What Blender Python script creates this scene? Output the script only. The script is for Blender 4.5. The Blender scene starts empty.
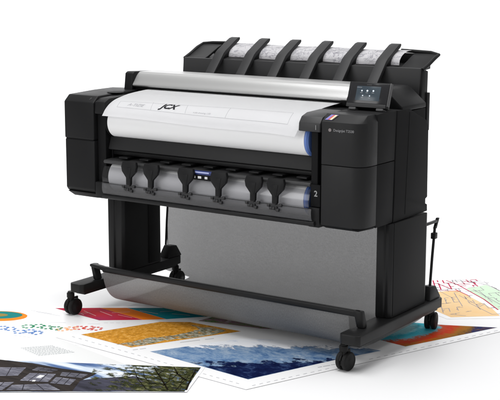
import bpy, bmesh, math, random
from mathutils import Vector, Matrix
from mathutils.geometry import tessellate_polygon
random.seed(7)
R = math.radians
sc = bpy.context.scene
COL = sc.collection

# ------------------------------------------------------------------ materials
def mat(name, color=(.5,.5,.5), rough=.5, spec=.5, metal=0., bump=0., bscale=400., var=0., vscale=6., alpha=1.):
    m = bpy.data.materials.new(name); m.use_nodes = True
    nt = m.node_tree; b = nt.nodes['Principled BSDF']
    b.inputs['Base Color'].default_value = (*color, 1)
    b.inputs['Roughness'].default_value = rough
    b.inputs['Specular IOR Level'].default_value = spec
    b.inputs['Metallic'].default_value = metal
    tc = nt.nodes.new('ShaderNodeTexCoord')
    if bump:
        n = nt.nodes.new('ShaderNodeTexNoise'); n.inputs['Scale'].default_value = bscale
        n.inputs['Detail'].default_value = 3
        nt.links.new(tc.outputs['Object'], n.inputs['Vector'])
        bp = nt.nodes.new('ShaderNodeBump'); bp.inputs['Strength'].default_value = bump
        bp.inputs['Distance'].default_value = .0006
        nt.links.new(n.outputs['Fac'], bp.inputs['Height']); nt.links.new(bp.outputs['Normal'], b.inputs['Normal'])
    if var:
        n = nt.nodes.new('ShaderNodeTexNoise'); n.inputs['Scale'].default_value = vscale
        n.inputs['Detail'].default_value = 6
        nt.links.new(tc.outputs['Object'], n.inputs['Vector'])
        mr = nt.nodes.new('ShaderNodeMapRange')
        mr.inputs['From Min'].default_value = .3; mr.inputs['From Max'].default_value = .7
        mr.inputs['To Min'].default_value = rough - var; mr.inputs['To Max'].default_value = rough + var
        nt.links.new(n.outputs['Fac'], mr.inputs['Value']); nt.links.new(mr.outputs['Result'], b.inputs['Roughness'])
    return m

def noise_mat(name, stops, scale=(10,10,10), detail=8, dist=0., rough=.35, rot=0., nrough=.6, spec=.3):
    """procedural picture: noise through a colour ramp"""
    m = bpy.data.materials.new(name); m.use_nodes = True
    nt = m.node_tree; b = nt.nodes['Principled BSDF']
    b.inputs['Roughness'].default_value = max(rough,.55); b.inputs['Specular IOR Level'].default_value = .015
    tc = nt.nodes.new('ShaderNodeTexCoord'); mp = nt.nodes.new('ShaderNodeMapping')
    mp.inputs['Scale'].default_value = scale; mp.inputs['Rotation'].default_value = (0,0,rot)
    n = nt.nodes.new('ShaderNodeTexNoise'); n.inputs['Scale'].default_value = 1
    n.inputs['Detail'].default_value = detail; n.inputs['Distortion'].default_value = dist
    n.inputs['Roughness'].default_value = nrough
    cr = nt.nodes.new('ShaderNodeValToRGB')
    el = cr.color_ramp.elements
    while len(el) < len(stops): el.new(.5)
    for e,(p,c) in zip(el, stops): e.position = p; e.color = (*c,1)
    L = nt.links.new
    L(tc.outputs['Object'], mp.inputs['Vector']); L(mp.outputs['Vector'], n.inputs['Vector'])
    L(n.outputs['Fac'], cr.inputs['Fac']); L(cr.outputs['Color'], b.inputs['Base Color'])
    return m

BLACK = mat('black_plastic', (.0100,.0100,.0105), .44, .16, bump=.35, bscale=900, var=.07)
SIDE = mat('charcoal_plastic', (.0125,.0125,.013), .5, .24, bump=.35, bscale=900, var=.07)
MATTE = mat('matt_textured_panel', (.0115,.0115,.012), .6, .085, bump=.35, bscale=900)
DARK = mat('matt_black_interior', (.006,.006,.0065), .6, .12)
STEEL = mat('black_painted_steel', (.009,.009,.0095), .42, .25, bump=.25, bscale=1200, var=.06)
TYRE = mat('black_rubber', (.010,.010,.010), .55, .2, var=.08)
SILVER = mat('brushed_silver_lid', (.45,.45,.447), .34, .4, metal=.6, bump=.15, bscale=300)
PAPER = mat('white_paper', (.83,.83,.84), .6, .2, bump=.1, bscale=60)
ROLLP = mat('roll_paper', (.88,.88,.88), .5, .25)
INK = mat('black_ink', (.012,.012,.015), .6, .1)
GREYINK = mat('grey_ink', (.42,.42,.44), .6, .1)
PALEINK = mat('pale_grey_ink', (.52,.52,.55), .6, .1)
BLUE = mat('blue_hub_plastic', (.11,.20,.52), .4, .4)
NAVY = mat('navy_plastic', (.02,.035,.16), .4, .4)
WHITEP = mat('white_print', (.7,.7,.7), .5, .3)
GREYP = mat('grey_plastic', (.07,.07,.072), .45, .3)
GREYP2 = mat('grey_print', (.25,.25,.25), .5, .3)
LIGHTP = mat('light_grey_print', (.32,.32,.32), .5, .3)
MIDP = mat('dark_grey_plastic', (.030,.030,.031), .45, .3, bump=.2, bscale=900)
ARMG = mat('stacker_arm_plastic', (.022,.022,.023), .5, .25, bump=.3, bscale=900)
GLASSB = mat('panel_glass', (.012,.012,.014), .12, .5)

def screen_mat():
    m = bpy.data.materials.new('lit_touchscreen'); m.use_nodes = True
    nt = m.node_tree; b = nt.nodes['Principled BSDF']
    b.inputs['Roughness'].default_value = .2
    tc = nt.nodes.new('ShaderNodeTexCoord'); n = nt.nodes.new('ShaderNodeTexNoise'); n.inputs['Scale'].default_value = 14
    cr = nt.nodes.new('ShaderNodeValToRGB')
    cr.color_ramp.elements[0].position=.3; cr.color_ramp.elements[0].color = (.035,.055,.075,1)
    cr.color_ramp.elements[1].position=.7; cr.color_ramp.elements[1].color = (.065,.088,.105,1)
    nt.links.new(tc.outputs['Object'], n.inputs['Vector']); nt.links.new(n.outputs['Fac'], cr.inputs['Fac'])
    b.inputs['Base Color'].default_value = (.01,.015,.02,1)
    nt.links.new(cr.outputs['Color'], b.inputs['Emission Color']); b.inputs['Emission Strength'].default_value = .62
    return m
SCREEN = screen_mat()
ICON = mat('screen_icon', (.6,.65,.7), .4, .3)
ICON.node_tree.nodes['Principled BSDF'].inputs['Emission Color'].default_value = (.55,.62,.7,1)
ICON.node_tree.nodes['Principled BSDF'].inputs['Emission Strength'].default_value = .35

def fabric_mat():
    """grey see-through mesh cloth: a woven grid of threads with holes"""
    m = bpy.data.materials.new('grey_mesh_fabric'); m.use_nodes = True
    nt = m.node_tree; N = nt.nodes; L = nt.links.new
    b = N['Principled BSDF']; out = N['Material Output']
    b.inputs['Roughness'].default_value = .8; b.inputs['Specular IOR Level'].default_value = .15
    uv = N.new('ShaderNodeUVMap'); uv.uv_map = 'UVMap'
    mp = N.new('ShaderNodeMapping'); mp.inputs['Scale'].default_value = (520,330,1)
    vo = N.new('ShaderNodeTexVoronoi'); vo.inputs['Scale'].default_value = 1; vo.inputs['Randomness'].default_value = .45
    L(uv.outputs['UV'], mp.inputs['Vector']); L(mp.outputs['Vector'], vo.inputs['Vector'])
    cr = N.new('ShaderNodeMapRange'); cr.inputs['From Min'].default_value = .1; cr.inputs['From Max'].default_value = .6
    cr.inputs['To Min'].default_value = FT_LO; cr.inputs['To Max'].default_value = FT_HI
    L(vo.outputs['Distance'], cr.inputs['Value'])
    no = N.new('ShaderNodeTexNoise'); no.inputs['Scale'].default_value = 3; no.inputs['Detail'].default_value = 5
    L(uv.outputs['UV'], no.inputs['Vector'])
    cc = N.new('ShaderNodeValToRGB')
    cc.color_ramp.elements[0].position=.3; cc.color_ramp.elements[0].color = (FC*.88,)*3+(1,)
    cc.color_ramp.elements[1].position=.7; cc.color_ramp.elements[1].color = (FC*1.08,)*3+(1,)
    L(no.outputs['Fac'], cc.inputs['Fac'])
    mp2 = N.new('ShaderNodeMapping'); mp2.inputs['Scale'].default_value = (330,120,1)
    th_ = N.new('ShaderNodeTexNoise'); th_.inputs['Scale'].default_value = 1; th_.inputs['Detail'].default_value = 2
    L(uv.outputs['UV'], mp2.inputs['Vector']); L(mp2.outputs['Vector'], th_.inputs['Vector'])
    mm = N.new('ShaderNodeMapRange'); mm.inputs['From Min'].default_value=.3; mm.inputs['From Max'].default_value=.7
    mm.inputs['To Min'].default_value=.84; mm.inputs['To Max'].default_value=1.12; L(th_.outputs['Fac'], mm.inputs['Value'])
    vm = N.new('ShaderNodeVectorMath'); vm.operation='SCALE'; L(cc.outputs['Color'], vm.inputs[0]); L(mm.outputs['Result'], vm.inputs['Scale'])
    L(vm.outputs['Vector'], b.inputs['Base Color'])
    tr = N.new('ShaderNodeBsdfTransparent'); mx = N.new('ShaderNodeMixShader')
    L(cr.outputs['Result'], mx.inputs[0]); L(b.outputs[0], mx.inputs[1]); L(tr.outputs[0], mx.inputs[2])
    L(mx.outputs[0], out.inputs['Surface'])
    return m
FT_LO, FT_HI, FC = .05, .15, .205
FABRIC = fabric_mat()

def smoke_mat():
    m = bpy.data.materials.new('smoked_clear_plastic'); m.use_nodes = True
    nt = m.node_tree; N = nt.nodes; L = nt.links.new
    out = N['Material Output']; N.remove(N['Principled BSDF'])
    tr = N.new('ShaderNodeBsdfTransparent'); tr.inputs[0].default_value = (.86,.86,.87,1)
    gl = N.new('ShaderNodeBsdfGlossy'); gl.inputs['Roughness'].default_value = .15; gl.inputs['Color'].default_value=(.5,.5,.5,1)
    mx = N.new('ShaderNodeMixShader'); mx.inputs[0].default_value = .06
    L(tr.outputs[0], mx.inputs[1]); L(gl.outputs[0], mx.inputs[2]); L(mx.outputs[0], out.inputs['Surface'])
    return m
SMOKE = smoke_mat()
def lguard_mat():
    m = bpy.data.materials.new('frosted_grey_guard'); m.use_nodes = True
    nt = m.node_tree; N = nt.nodes; L = nt.links.new; out = N['Material Output']; b = N['Principled BSDF']
    b.inputs['Base Color'].default_value=(.20,.20,.205,1); b.inputs['Roughness'].default_value=.35
    tr = N.new('ShaderNodeBsdfTransparent'); tr.inputs[0].default_value=(.88,.88,.89,1)
    mx = N.new('ShaderNodeMixShader'); mx.inputs[0].default_value=.68
    L(b.outputs[0],mx.inputs[1]); L(tr.outputs[0],mx.inputs[2]); L(mx.outputs[0],out.inputs['Surface']); return m
LGUARD = lguard_mat()

# ------------------------------------------------------------------ mesh helpers
class MB:
    def __init__(s): s.bm = bmesh.new()
    def _add(s, t, bev=0, seg=2):
        bmesh.ops.recalc_face_normals(t, faces=t.faces)
        if bev:
            ed = [e for e in t.edges if len(e.link_faces) == 2 and e.calc_face_angle(0) > .5]
            bmesh.ops.bevel(t, geom=ed, offset=bev, segments=seg, profile=.5, affect='EDGES', clamp_overlap=True)
        me = bpy.data.meshes.new('tmp'); t.to_mesh(me); t.free(); s.bm.from_mesh(me); bpy.data.meshes.remove(me)
        return s
    def box(s, x0,x1,y0,y1,z0,z1, bev=0, seg=2, M=None):
        t = bmesh.new(); bmesh.ops.create_cube(t, size=1)
        for v in t.verts:
            v.co = Vector(((x0+x1)/2+v.co.x*(x1-x0), (y0+y1)/2+v.co.y*(y1-y0), (z0+z1)/2+v.co.z*(z1-z0)))
            if M: v.co = M @ v.co
        return s._add(t, bev, seg)
    def hexa(s, P, bev=0, seg=2):
        """8 corners: bottom 4 then top 4, both counter-clockwise"""
        t = bmesh.new(); v = [t.verts.new(p) for p in P]
        for f in ((3,2,1,0),(4,5,6,7),(0,1,5,4),(1,2,6,5),(2,3,7,6),(3,0,4,7)): t.faces.new([v[i] for i in f])
        return s._add(t, bev, seg)
    def prism(s, prof, ax, a, b, bev=0, seg=2, fb=None):
        """prof: 2-D outline; ax 'x' -> (y,z), 'y' -> (x,z), 'z' -> (x,y); extruded from a to b"""
        def P(p, c): return {'x':(c,p[0],p[1]), 'y':(p[0],c,p[1]), 'z':(p[0],p[1],c)}[ax]
        t = bmesh.new(); A = [t.verts.new(P(p,a)) for p in prof]
        B = [t.verts.new(P((fb(p) if fb else p),b)) for p in prof]
        n = len(prof); t.faces.new(A); t.faces.new(B[::-1])
        for i in range(n): t.faces.new((A[i], A[(i+1)%n], B[(i+1)%n], B[i]))
        return s._add(t, bev, seg)
    def cyl(s, p0, p1, r, n=32, r2=None, bev=0):
        t = bmesh.new(); p0 = Vector(p0); p1 = Vector(p1); d = p1-p0
        q = d.to_track_quat('Z','Y').to_matrix().to_4x4()
        bmesh.ops.create_cone(t, cap_ends=True, segments=n, radius1=r, radius2=r if r2 is None else r2, depth=d.length,
                              matrix=Matrix.Translation((p0+p1)/2) @ q)
        return s._add(t, bev)
    def tube(s, path, r, n=12, flat=1.):
        t = bmesh.new(); P = [Vector(p) for p in path]; rings = []
        for i,p in enumerate(P):
            d = (P[min(i+1,len(P)-1)]-P[max(i-1,0)]).normalized()
            u = d.cross(Vector((0,0,1)))
            if u.length < .05: u = d.cross(Vector((0,1,0)))
            u.normalize(); w = u.cross(d)
            rings.append([t.verts.new(p + (u*math.cos(2*math.pi*k/n) + w*flat*math.sin(2*math.pi*k/n))*r) for k in range(n)])
        for a,b in zip(rings, rings[1:]):
            for k in range(n): t.faces.new((a[k], a[(k+1)%n], b[(k+1)%n], b[k]))
        t.faces.new(rings[0]); t.faces.new(rings[-1][::-1])
        return s._add(t)
    def poly(s, pts):
        P_=[Vector(p) for p in pts]; V=[s.bm.verts.new(p) for p in P_]
        for tri in tessellate_polygon([P_]):
            try: f=s.bm.faces.new([V[i] for i in tri])
            except ValueError: continue
            f.normal_update()
            if f.normal.z<0: f.normal_flip()
        return s
    def strip(s, A, B):
        a = [s.bm.verts.new(p) for p in A]; b = [s.bm.verts.new(p) for p in B]
        for i in range(len(a)-1): s.bm.faces.new((a[i],a[i+1],b[i+1],b[i]))
        return s
    def lathe(s, prof, center, ax, n=40):
        """prof (r, t): r from the axis, t along it"""
        t = bmesh.new(); rings=[]
        for r,h in prof:
            ring=[]
            for k in range(n):
                c,q = math.cos(2*math.pi*k/n)*r, math.sin(2*math.pi*k/n)*r
                ring.append(t.verts.new(Vector(center)+Vector({'x':(h,c,q),'y':(c,h,q),'z':(c,q,h)}[ax])))
            rings.append(ring)
        for a,b in zip(rings, rings[1:]):
            for k in range(n): t.faces.new((a[k],a[(k+1)%n],b[(k+1)%n],b[k]))
        t.faces.new(rings[0]); t.faces.new(rings[-1])
        return s._add(t)
    def build(s, name, m, parent=None, loc=(0,0,0), smooth=True, label=None):
        me = bpy.data.meshes.new(name); s.bm.to_mesh(me); s.bm.free()
        if smooth:
            me.shade_smooth(); me.set_sharp_from_angle(angle=R(38))
        me.materials.append(m)
        o = bpy.data.objects.new(name, me); COL.objects.link(o)
        if parent: o.parent = parent
        o.location = loc
        if label: o['label'] = label
        return o

def tag(o, label, cat, group=None):
    o['label'] = label; o['category'] = cat
    if group: o['group'] = group
    return o
def struct(o): o['kind'] = 'structure'; return o
def empty(name, loc=(0,0,0)):
    o = bpy.data.objects.new(name, None); COL.objects.link(o); o.location = loc; o.empty_display_size = .1
    return o

def text_mesh(body, size, shear=0., bold=0., space=1.):
    cu = bpy.data.curves.new('t','FONT'); cu.body = body; cu.size = size; cu.shear = shear; cu.offset = bold
    cu.align_x = 'CENTER'; cu.align_y = 'CENTER'; cu.space_character = space; cu.resolution_u = 3
    o = bpy.data.objects.new('t', cu); COL.objects.link(o)
    bpy.context.view_layer.update()
    me = bpy.data.meshes.new_from_object(o.evaluated_get(bpy.context.evaluated_depsgraph_get()))
    vs = [v.co.copy() for v in me.vertices]; fs = [tuple(p.vertices) for p in me.polygons]
    bpy.data.objects.remove(o); bpy.data.curves.remove(cu); bpy.data.meshes.remove(me)
    return vs, fs
def text_part(name, body, size, mapf, m, parent, **k):
    vs, fs = text_mesh(body, size, **k)
    b = MB(); V = [b.bm.verts.new((v.x, v.y, 0)) for v in vs]
    for f in fs:
        try: b.bm.faces.new([V[i] for i in f])
        except ValueError: pass
    bmesh.ops.triangulate(b.bm, faces=b.bm.faces)
    bmesh.ops.subdivide_edges(b.bm, edges=b.bm.edges, cuts=2)
    for v in b.bm.verts: v.co = mapf(v.co.x, v.co.y)
    return b.build(name, m, parent, smooth=False)

# ------------------------------------------------------------------ the setting
def floor_mat():
    m = bpy.data.materials.new('white_studio_sweep'); m.use_nodes = True
    nt = m.node_tree; b = nt.nodes['Principled BSDF']
    b.inputs['Base Color'].default_value = (.825,.825,.832,1)
    b.inputs['Roughness'].default_value = .55; b.inputs['Specular IOR Level'].default_value = .2
    return m
FLOORM = floor_mat()
b = MB()
prof = [(-14,0),(6.5,0)]
for k in range(1,17):
    a = k/16*math.pi/2; prof.append((6.5+3.5*math.sin(a), 3.5-3.5*math.cos(a)))
prof += [(10,12)]
th = R(-34.4)
def rot(x,y): # the sweep runs square to the camera
    c,s = math.cos(th), math.sin(th); return (x*c - y*s*-1, -x*s*-1 + y*c) if False else (x*math.cos(-th)-y*math.sin(-th), x*math.sin(-th)+y*math.cos(-th))
A = []; B2 = []
for y,z in prof:
    x0,y0 = rot(-16,y); x1,y1 = rot(16,y); A.append((x0+.7,y0,z)); B2.append((x1+.7,y1,z))
b.strip(A,B2)
fl = b.build('floor', FLOORM); struct(fl)

# ------------------------------------------------------------------ printer
P = empty('large_format_printer', (.7,.3,0))
tag(P, 'large black office plotter with silver scanner lid standing on four casters', 'printer')
OFF = (-.7,-.3,0)
def part(mb, name, m, parent=None, **k):
    """mesh written in scene metres, parented to the printer (or to one of its parts, which share its origin)"""
    o = mb.build(name, m, parent or P, **k)
    o.location = OFF if parent is None else (0,0,0)
    return o

# --- stand
for side,(xa,xb) in enumerate(((.057,.130),(1.343,1.427))):
    zb0, zt0 = .105, .142
    foot = MB()
    pr_ = [(xa+.014,-.062),(xb-.014,-.062),(xb,-.048),(xb,.60),(xb-.012,.618),(xa+.012,.618),(xa,.60),(xa,-.048)]
    foot.prism(pr_, 'z', zb0, zt0, .004)
    foot.box(xa+.012,xb-.012,-.03,.59,zb0-.012,zb0+.001,.003)
    f = part(foot, 'foot', STEEL)
    cx = (xa+xb)/2
    for (px,py,ang) in ((cx-.031 if side else cx-.046, -.034, -6), (cx-.014 if side else cx+.012, .598+.022*side, 14 if side else 0)):
        c = MB(); M = Matrix.Translation((px,py,0)) @ Matrix.Rotation(R(ang),4,'Z')
        # twin wheel caster: two discs, hood and stem
        for sx in (-1,1):
            t = MB()
            a0,a1 = sorted((sx*.004, sx*.023))
            o_=sx; prof_=[(.004,sx*.004),(.031,sx*.004),(.0348,sx*.007),(.0348,sx*.018),(.032,sx*.0215),(.0285,sx*.0225),(.0275,sx*.0215),(.012,sx*.0222),(.010,sx*.0235),(.004,sx*.0238)]
            t.lathe(prof_, (0,.008,.0350), 'x', 48)
            for v in t.bm.verts: v.co = M @ v.co
            me = bpy.data.meshes.new('x'); t.bm.to_mesh(me); c.bm.from_mesh(me)
        c.box(-.0035,.0035,-.020,.034,.022,.074,.001, M=M)
        t = MB(); t.lathe([(.012,-.0035),(.0372,-.0035),(.0372,.0035),(.012,.0035)], (0,.008,.0350),'x',32)
        bmesh.ops.delete(t.bm, geom=[v for v in t.bm.verts if v.co.z < .036 or v.co.y>.02], context='VERTS')
        for v in t.bm.verts: v.co = M @ v.co
        me = bpy.data.meshes.new('x'); t.bm.to_mesh(me); c.bm.from_mesh(me)
        p = M @ Vector((0,-.004,0))
        c.cyl((p.x,p.y,.06),(p.x,p.y,.100),.012); c.cyl((p.x,p.y,.074),(p.x,p.y,.0945),.016,bev=.002)
        part(c, 'caster', TYRE, f)
    # column: front channel + side panel with a groove
    lx0, lx1 = (.036,.130) if side==0 else (1.335,1.406)
    leg = MB()
    y0, y1 = (.205,.46) if side==0 else (.205,.495)
    leg.prism([(lx0,y0+.02),(lx0+.012,y0),(lx0+.042,y0),(lx0+.047,y0+.006),(lx1-.012,y0+.003),(lx1,y0+.015),(lx1,y1),(lx0,y1)],'z',.1425,.4995,.003)
    lg = part(leg, 'stand_leg', STEEL)
    g = MB(); yy = .376 if side==0 else .30
    g.box(lx1-.002,lx1+.0022, (yy if side==0 else y0+.02), y1-.012, .150,.50,.001)
    part(g, 'leg_panel', BLACK if side==0 else mat('leg_panel_plastic',(.0125,.0125,.013),.6,.13,bump=.3,bscale=900), lg)
    # welded gusset on the foot
# crossbar between the legs, hidden low at the rear
b = MB(); b.box(.13,1.335,.40,.43,.44,.50,.003); part(b,'crossbar',STEEL)

# --- media bin: fabric, front bar, rear rods
path = [(.70,.47),(.702,.36),(.702,.25),(.702,.17),(.700,.11),(.688,.066),(.650,.040),(.57,.032),(.45,.031),(.33,.029),(.22,.030),(.15,.040),(.10,.066),(.068,.105),(.052,.15),(.050,.185)]
def cr(P,n=6):
    o=[]
    for i in range(len(P)-1):
        p0=P[max(i-1,0)];p1=P[i];p2=P[i+1];p3=P[min(i+2,len(P)-1)]
        for k in range(n):
            t=k/n
            o.append(tuple(.5*((2*b_)+(-a+c)*t+(2*a-5*b_+4*c-d)*t*t+(-a+3*b_-3*c+d)*t**3) for a,b_,c,d in zip(p0,p1,p2,p3)))
    o.append(P[-1]); return o
pp = cr(path); NX = 60
bm = bmesh.new(); uvl = bm.loops.layers.uv.new('UVMap'); rows=[]; L=0; Ls=[]
for i,(y,z) in enumerate(pp):
    if i: L += math.hypot(y-pp[i-1][0], z-pp[i-1][1])
    Ls.append(L)
    w = min(1,max(0,(.668-y)/.030))
    w = w*w*(3-2*w)
    xl = -.024+(.150+.024)*w; xr = 1.285+(1.325-1.285)*w
    row=[]
    for j in range(NX+1):
        s = j/NX; x = xl+(xr-xl)*s
        wr = .0030*math.sin(x*7+1.5*L)+.0022*math.sin(x*17+2*L)+.0009*math.sin(x*41-5*L)
        sag = -.004*math.sin(math.pi*s) if .08<z<.4 and y<.3 else 0
        row.append((bm.verts.new((x, y+wr+sag, z)), x))
    rows.append(row)
for i in range(len(rows)-1):
    for j in range(NX):
        q=[(i,j),(i,j+1),(i+1,j+1),(i+1,j)]
        f=bm.faces.new([rows[a][c][0] for a,c in q])
        for l,(a,c) in zip(f.loops,q): l[uvl].uv=(rows[a][c][1],Ls[a])
mb=MB(); mb.bm.free(); mb.bm=bm
bin_ = part(mb,'media_bin',FABRIC,label='grey see-through mesh cloth catcher slung below the printer')
b=MB()
b.tube([(-.023,.700,.47),(-.023,.702,.25),(-.023,.702,.13)],.0016,8)
part(b,'hem',DARK,bin_)
b=MB()
b.box(.150,1.375,.040,.062,.180,.2035,.006,3)
b.hexa([(1.362,.036,.1425),(1.392,.036,.1425),(1.392,.066,.1425),(1.362,.066,.1425),(1.345,.038,.2035),(1.380,.038,.2035),(1.380,.064,.2035),(1.345,.064,.2035)],.005)
b.hexa([(.104,.040,.1425),(.124,.040,.1425),(.124,.075,.1425),(.104,.075,.1425),(.088,.040,.206),(.106,.040,.206),(.106,.075,.206),(.088,.075,.206)],.004)
b.hexa([(.088,.036,.196),(.175,.040,.183),(.175,.062,.183),(.088,.066,.196),(.088,.036,.208),(.175,.040,.2015),(.175,.062,.2015),(.088,.066,.208)],.004)
part(b,'bin_bar',STEEL,bin_)
for x,yb in ((.098,.575),(1.385,.575)):
    k = MB()
    k.hexa([(x-.030,yb-.055,.1425),(x+.030,yb-.055,.1425),(x+.030,yb+.04,.1425),(x-.030,yb+.04,.1425),
            (x-.018,yb-.030,.196),(x+.018,yb-.030,.196),(x+.018,yb+.018,.190),(x-.018,yb+.018,.190)],.004)
    br = part(k,'bin_bracket',STEEL,bin_)
for x in (.062,1.385):
    k = MB(); 
    if x>1: k.tube([(x,.575,.18),(x,.588,.30),(x,.605,.425)],.0055)
    else: k.tube([(x,.580,.17),(x,.590,.30),(x,.605,.44)],.0050)
    if x>1:
        k.box(x-.010,x+.010,.588,.612,.375,.40,.003)
        k.box(x-.006,x+.006,.45,.625,.438,.449,.002)
        k.hexa([(x-.006,.598,.415),(x+.006,.598,.415),(x+.006,.612,.415),(x-.006,.612,.415),(x-.006,.622,.455),(x+.006,.622,.455),(x+.006,.634,.455),(x-.006,.634,.455)],.002)
    part(k,'bin_rod',STEEL,bin_)

# --- body core (dark interior seen in the roll bays)
b=MB()
b.prism([(.16,.53),(.50,.52),(.50,.885),(.16,.885)],'x',.155,1.235)
b.box(.155,1.235,.07,.17,.500,.522)                       # floor of the lower bay
core = part(b,'body',DARK)
# side covers: left and right, upper and lower halves with a seam
SZ = .7325
def cover(x0,x1,prof,name,m,bev=.005,label=None,taper=None):
    b=MB(); b.prism(prof,'x',x0,x1,bev,3,fb=taper); return part(b,name,m,label=label)
# left
cover(0,.158,[(0,SZ+.0015),(.49,SZ+.0015),(.49,.80),(.42,.905),(.30,.917),(.18,.916),(.03,.910),(.0,.884)],'upper_side_cover',BLACK)
b=MB(); b.box(.004,.152,.004,.485,.55,.88,.002); part(b,'body_frame',DARK)
cover(.0015,.158,[(.001,SZ-.0015),(.49,SZ-.0015),(.49,.535),(.04,.512),(.012,.515),(.001,.530)],'lower_side_cover',BLACK)
# right: chamfered outer front corner -> polygon plan, split in panels
def right_cover(z0,z1,top,name,hood):
    b=MB()
    plan=[(1.228,0),(1.352,0),(1.372,.004),(1.388,.018),(1.40,.045),(1.40,.49),(1.228,.49)]
    t=bmesh.new()
    lo=[t.verts.new((x,y,z0)) for x,y in plan]; hi=[t.verts.new((x,y,z1)) for x,y in plan]
    t.faces.new(lo[::-1]); t.faces.new(hi)
    for i in range(len(plan)): t.faces.new((lo[i],lo[(i+1)%len(plan)],hi[(i+1)%len(plan)],hi[i]))
    if hood:
        # raise the top into the profile seen from the side
        bmesh.ops.delete(t,geom=[f for f in t.faces if all(v in hi for v in f.verts)],context='FACES_ONLY')
    b._add(t,.0025,2); return b
def ztop(x,y):
    pr=[(0,.886),(.012,.897),(.06,.909),(.14,.914),(.33,.912),(.40,.893),(.46,.862),(.485,.845),(.50,.82)]
    for (a,za),(c,zc) in zip(pr,pr[1:]):
        if a<=y<=c: return za+(zc-za)*(y-a)/(c-a)
    return .82
def shell(plan, z0, topf, inset=.006):
    """closed body with a plan outline, flat bottom and a top that follows topf"""
    b=MB(); t=bmesh.new(); n=len(plan)
    cx=sum(p[0] for p in plan)/n; cy=sum(p[1] for p in plan)/n
    lo=[t.verts.new((x,y,z0)) for x,y in plan]
    hi=[t.verts.new((x,y,topf(x,y)-.006)) for x,y in plan]
    ins=[]
    for x,y in plan:
        d=Vector((cx-x,cy-y)); d.normalize(); x2,y2=x+d.x*inset,y+d.y*inset
        ins.append(t.verts.new((x2,y2,topf(x2,y2))))
    t.faces.new(lo[::-1])
    for i in range(n):
        j=(i+1)%n
        t.faces.new((lo[i],lo[j],hi[j],hi[i])); t.faces.new((hi[i],hi[j],ins[j],ins[i]))
    t.faces.new(ins)
    return b._add(t,0)
def right_plan(n=1):
    return [(1.228,0),(1.348,0),(1.368,.003),(1.384,.014),(1.394,.032),(1.3985,.06)]
# front block with rounded outer corner, upper and lower
up = right_plan()+[(1.3985,.10),(1.228,.10)]
tp = MB(); 
def block(z0,z1,ztf,name,m):
    """right front block: plan outline, chamfered top front edge"""
    b=MB(); t=bmesh.new(); n=len(up)
    lo=[t.verts.new((x,y,z0)) for x,y in up]
    if ztf:
        mid=[t.verts.new((x,y,min(ztf(x,y), .886+ (0 if y<.02 else .02*min(1,(y-.02)/.03))))) for x,y in up]
        hi=[]
        for x,y in up:
            y2=max(y,.035) if x<1.38 else max(y,.05); x2=min(x,1.385)
            hi.append(t.verts.new((x2,y2,.912)))
        rings=[lo,mid,hi]
    else:
        rings=[lo,[t.verts.new((x,y,z1)) for x,y in up]]
    t.faces.new(lo[::-1])
    for a,c in zip(rings,rings[1:]):
        for i in range(n): t.faces.new((a[i],a[(i+1)%n],c[(i+1)%n],c[i]))
    t.faces.new(rings[-1])
    b._add(t,.0015,2)
    return part(b,name,m)
block(SZ+.0008,0,lambda x,y:.886+.0,'front_cover',SIDE)
block(.5125,SZ-.0016,None,'front_cover',SIDE)
# lower skirt of the right block (bevelled under edge)
b=MB(); b.hexa([(1.238,.020,.500),(1.372,.020,.500),(1.388,.10,.500),(1.238,.10,.500),(1.229,.001,.5125),(1.352,.001,.5125),(1.3975,.10,.5125),(1.229,.10,.5125)],.001)
part(b,'skirt',BLACK)
# outer side panels behind it
x1=1.400
b=MB(); b.prism([(.101,.503),(.225,.503),(.232,SZ-.0016),(.101,SZ-.0016)],'x',1.23,x1-.002,.002); part(b,'side_panel',MATTE)
b=MB(); b.prism([(.101,SZ+.0008),(.232,SZ+.0008),(.24,.9135),(.14,.9145),(.101,.912)],'x',1.23,x1-.002,.002); part(b,'side_panel',MATTE)
b=MB(); b.prism([(.229,.500),(.505,.503),(.503,.530),(.488,.535),(.488,.553),(.503,.558),(.497,.835),(.475,.858),(.34,.911),(.244,.9135),(.236,SZ),(.235,.600)],'x',1.23,x1,.003); part(b,'side_panel',MATTE)
b=MB(); b.box(1.23,x1-.012,.09,.49,.515,.90); part(b,'body_frame',DARK)
# vent line on the outer side panel
b=MB(); b.hexa([(x1-.001,.318,.52),(x1+.0012,.318,.52),(x1+.0012,.3205,.52),(x1-.001,.3205,.52),(x1-.001,.338,.90),(x1+.0012,.338,.90),(x1+.0012,.3405,.90),(x1-.001,.3405,.90)]); part(b,'trim_line',DARK)

# top cover between the side covers
b=MB()
b.prism([(.070,.850),(.085,.880),(.16,.897),(.27,.905),(.49,.910),(.49,.84),(.10,.84)],'x',.160,1.226,.002)
part(b,'top_cover',BLACK)
# left inner strip: hood block and recess wall
b=MB(); b.prism([(.002,.842),(.06,.842),(.15,.870),(.15,.909),(.035,.903),(.006,.890)],'x',.162,.2135,.003); part(b,'roll_hood',BLACK)
b=MB(); b.box(.162,.205,.018,.16,.500,.841,.004); b.box(.206,.215,.05,.16,.53,.84,.003); part(b,'bay_wall',DARK)
b=MB(); b.box(.160,.222,.0,.12,.500,.566,.004); part(b,'bay_foot',BLACK)
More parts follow.
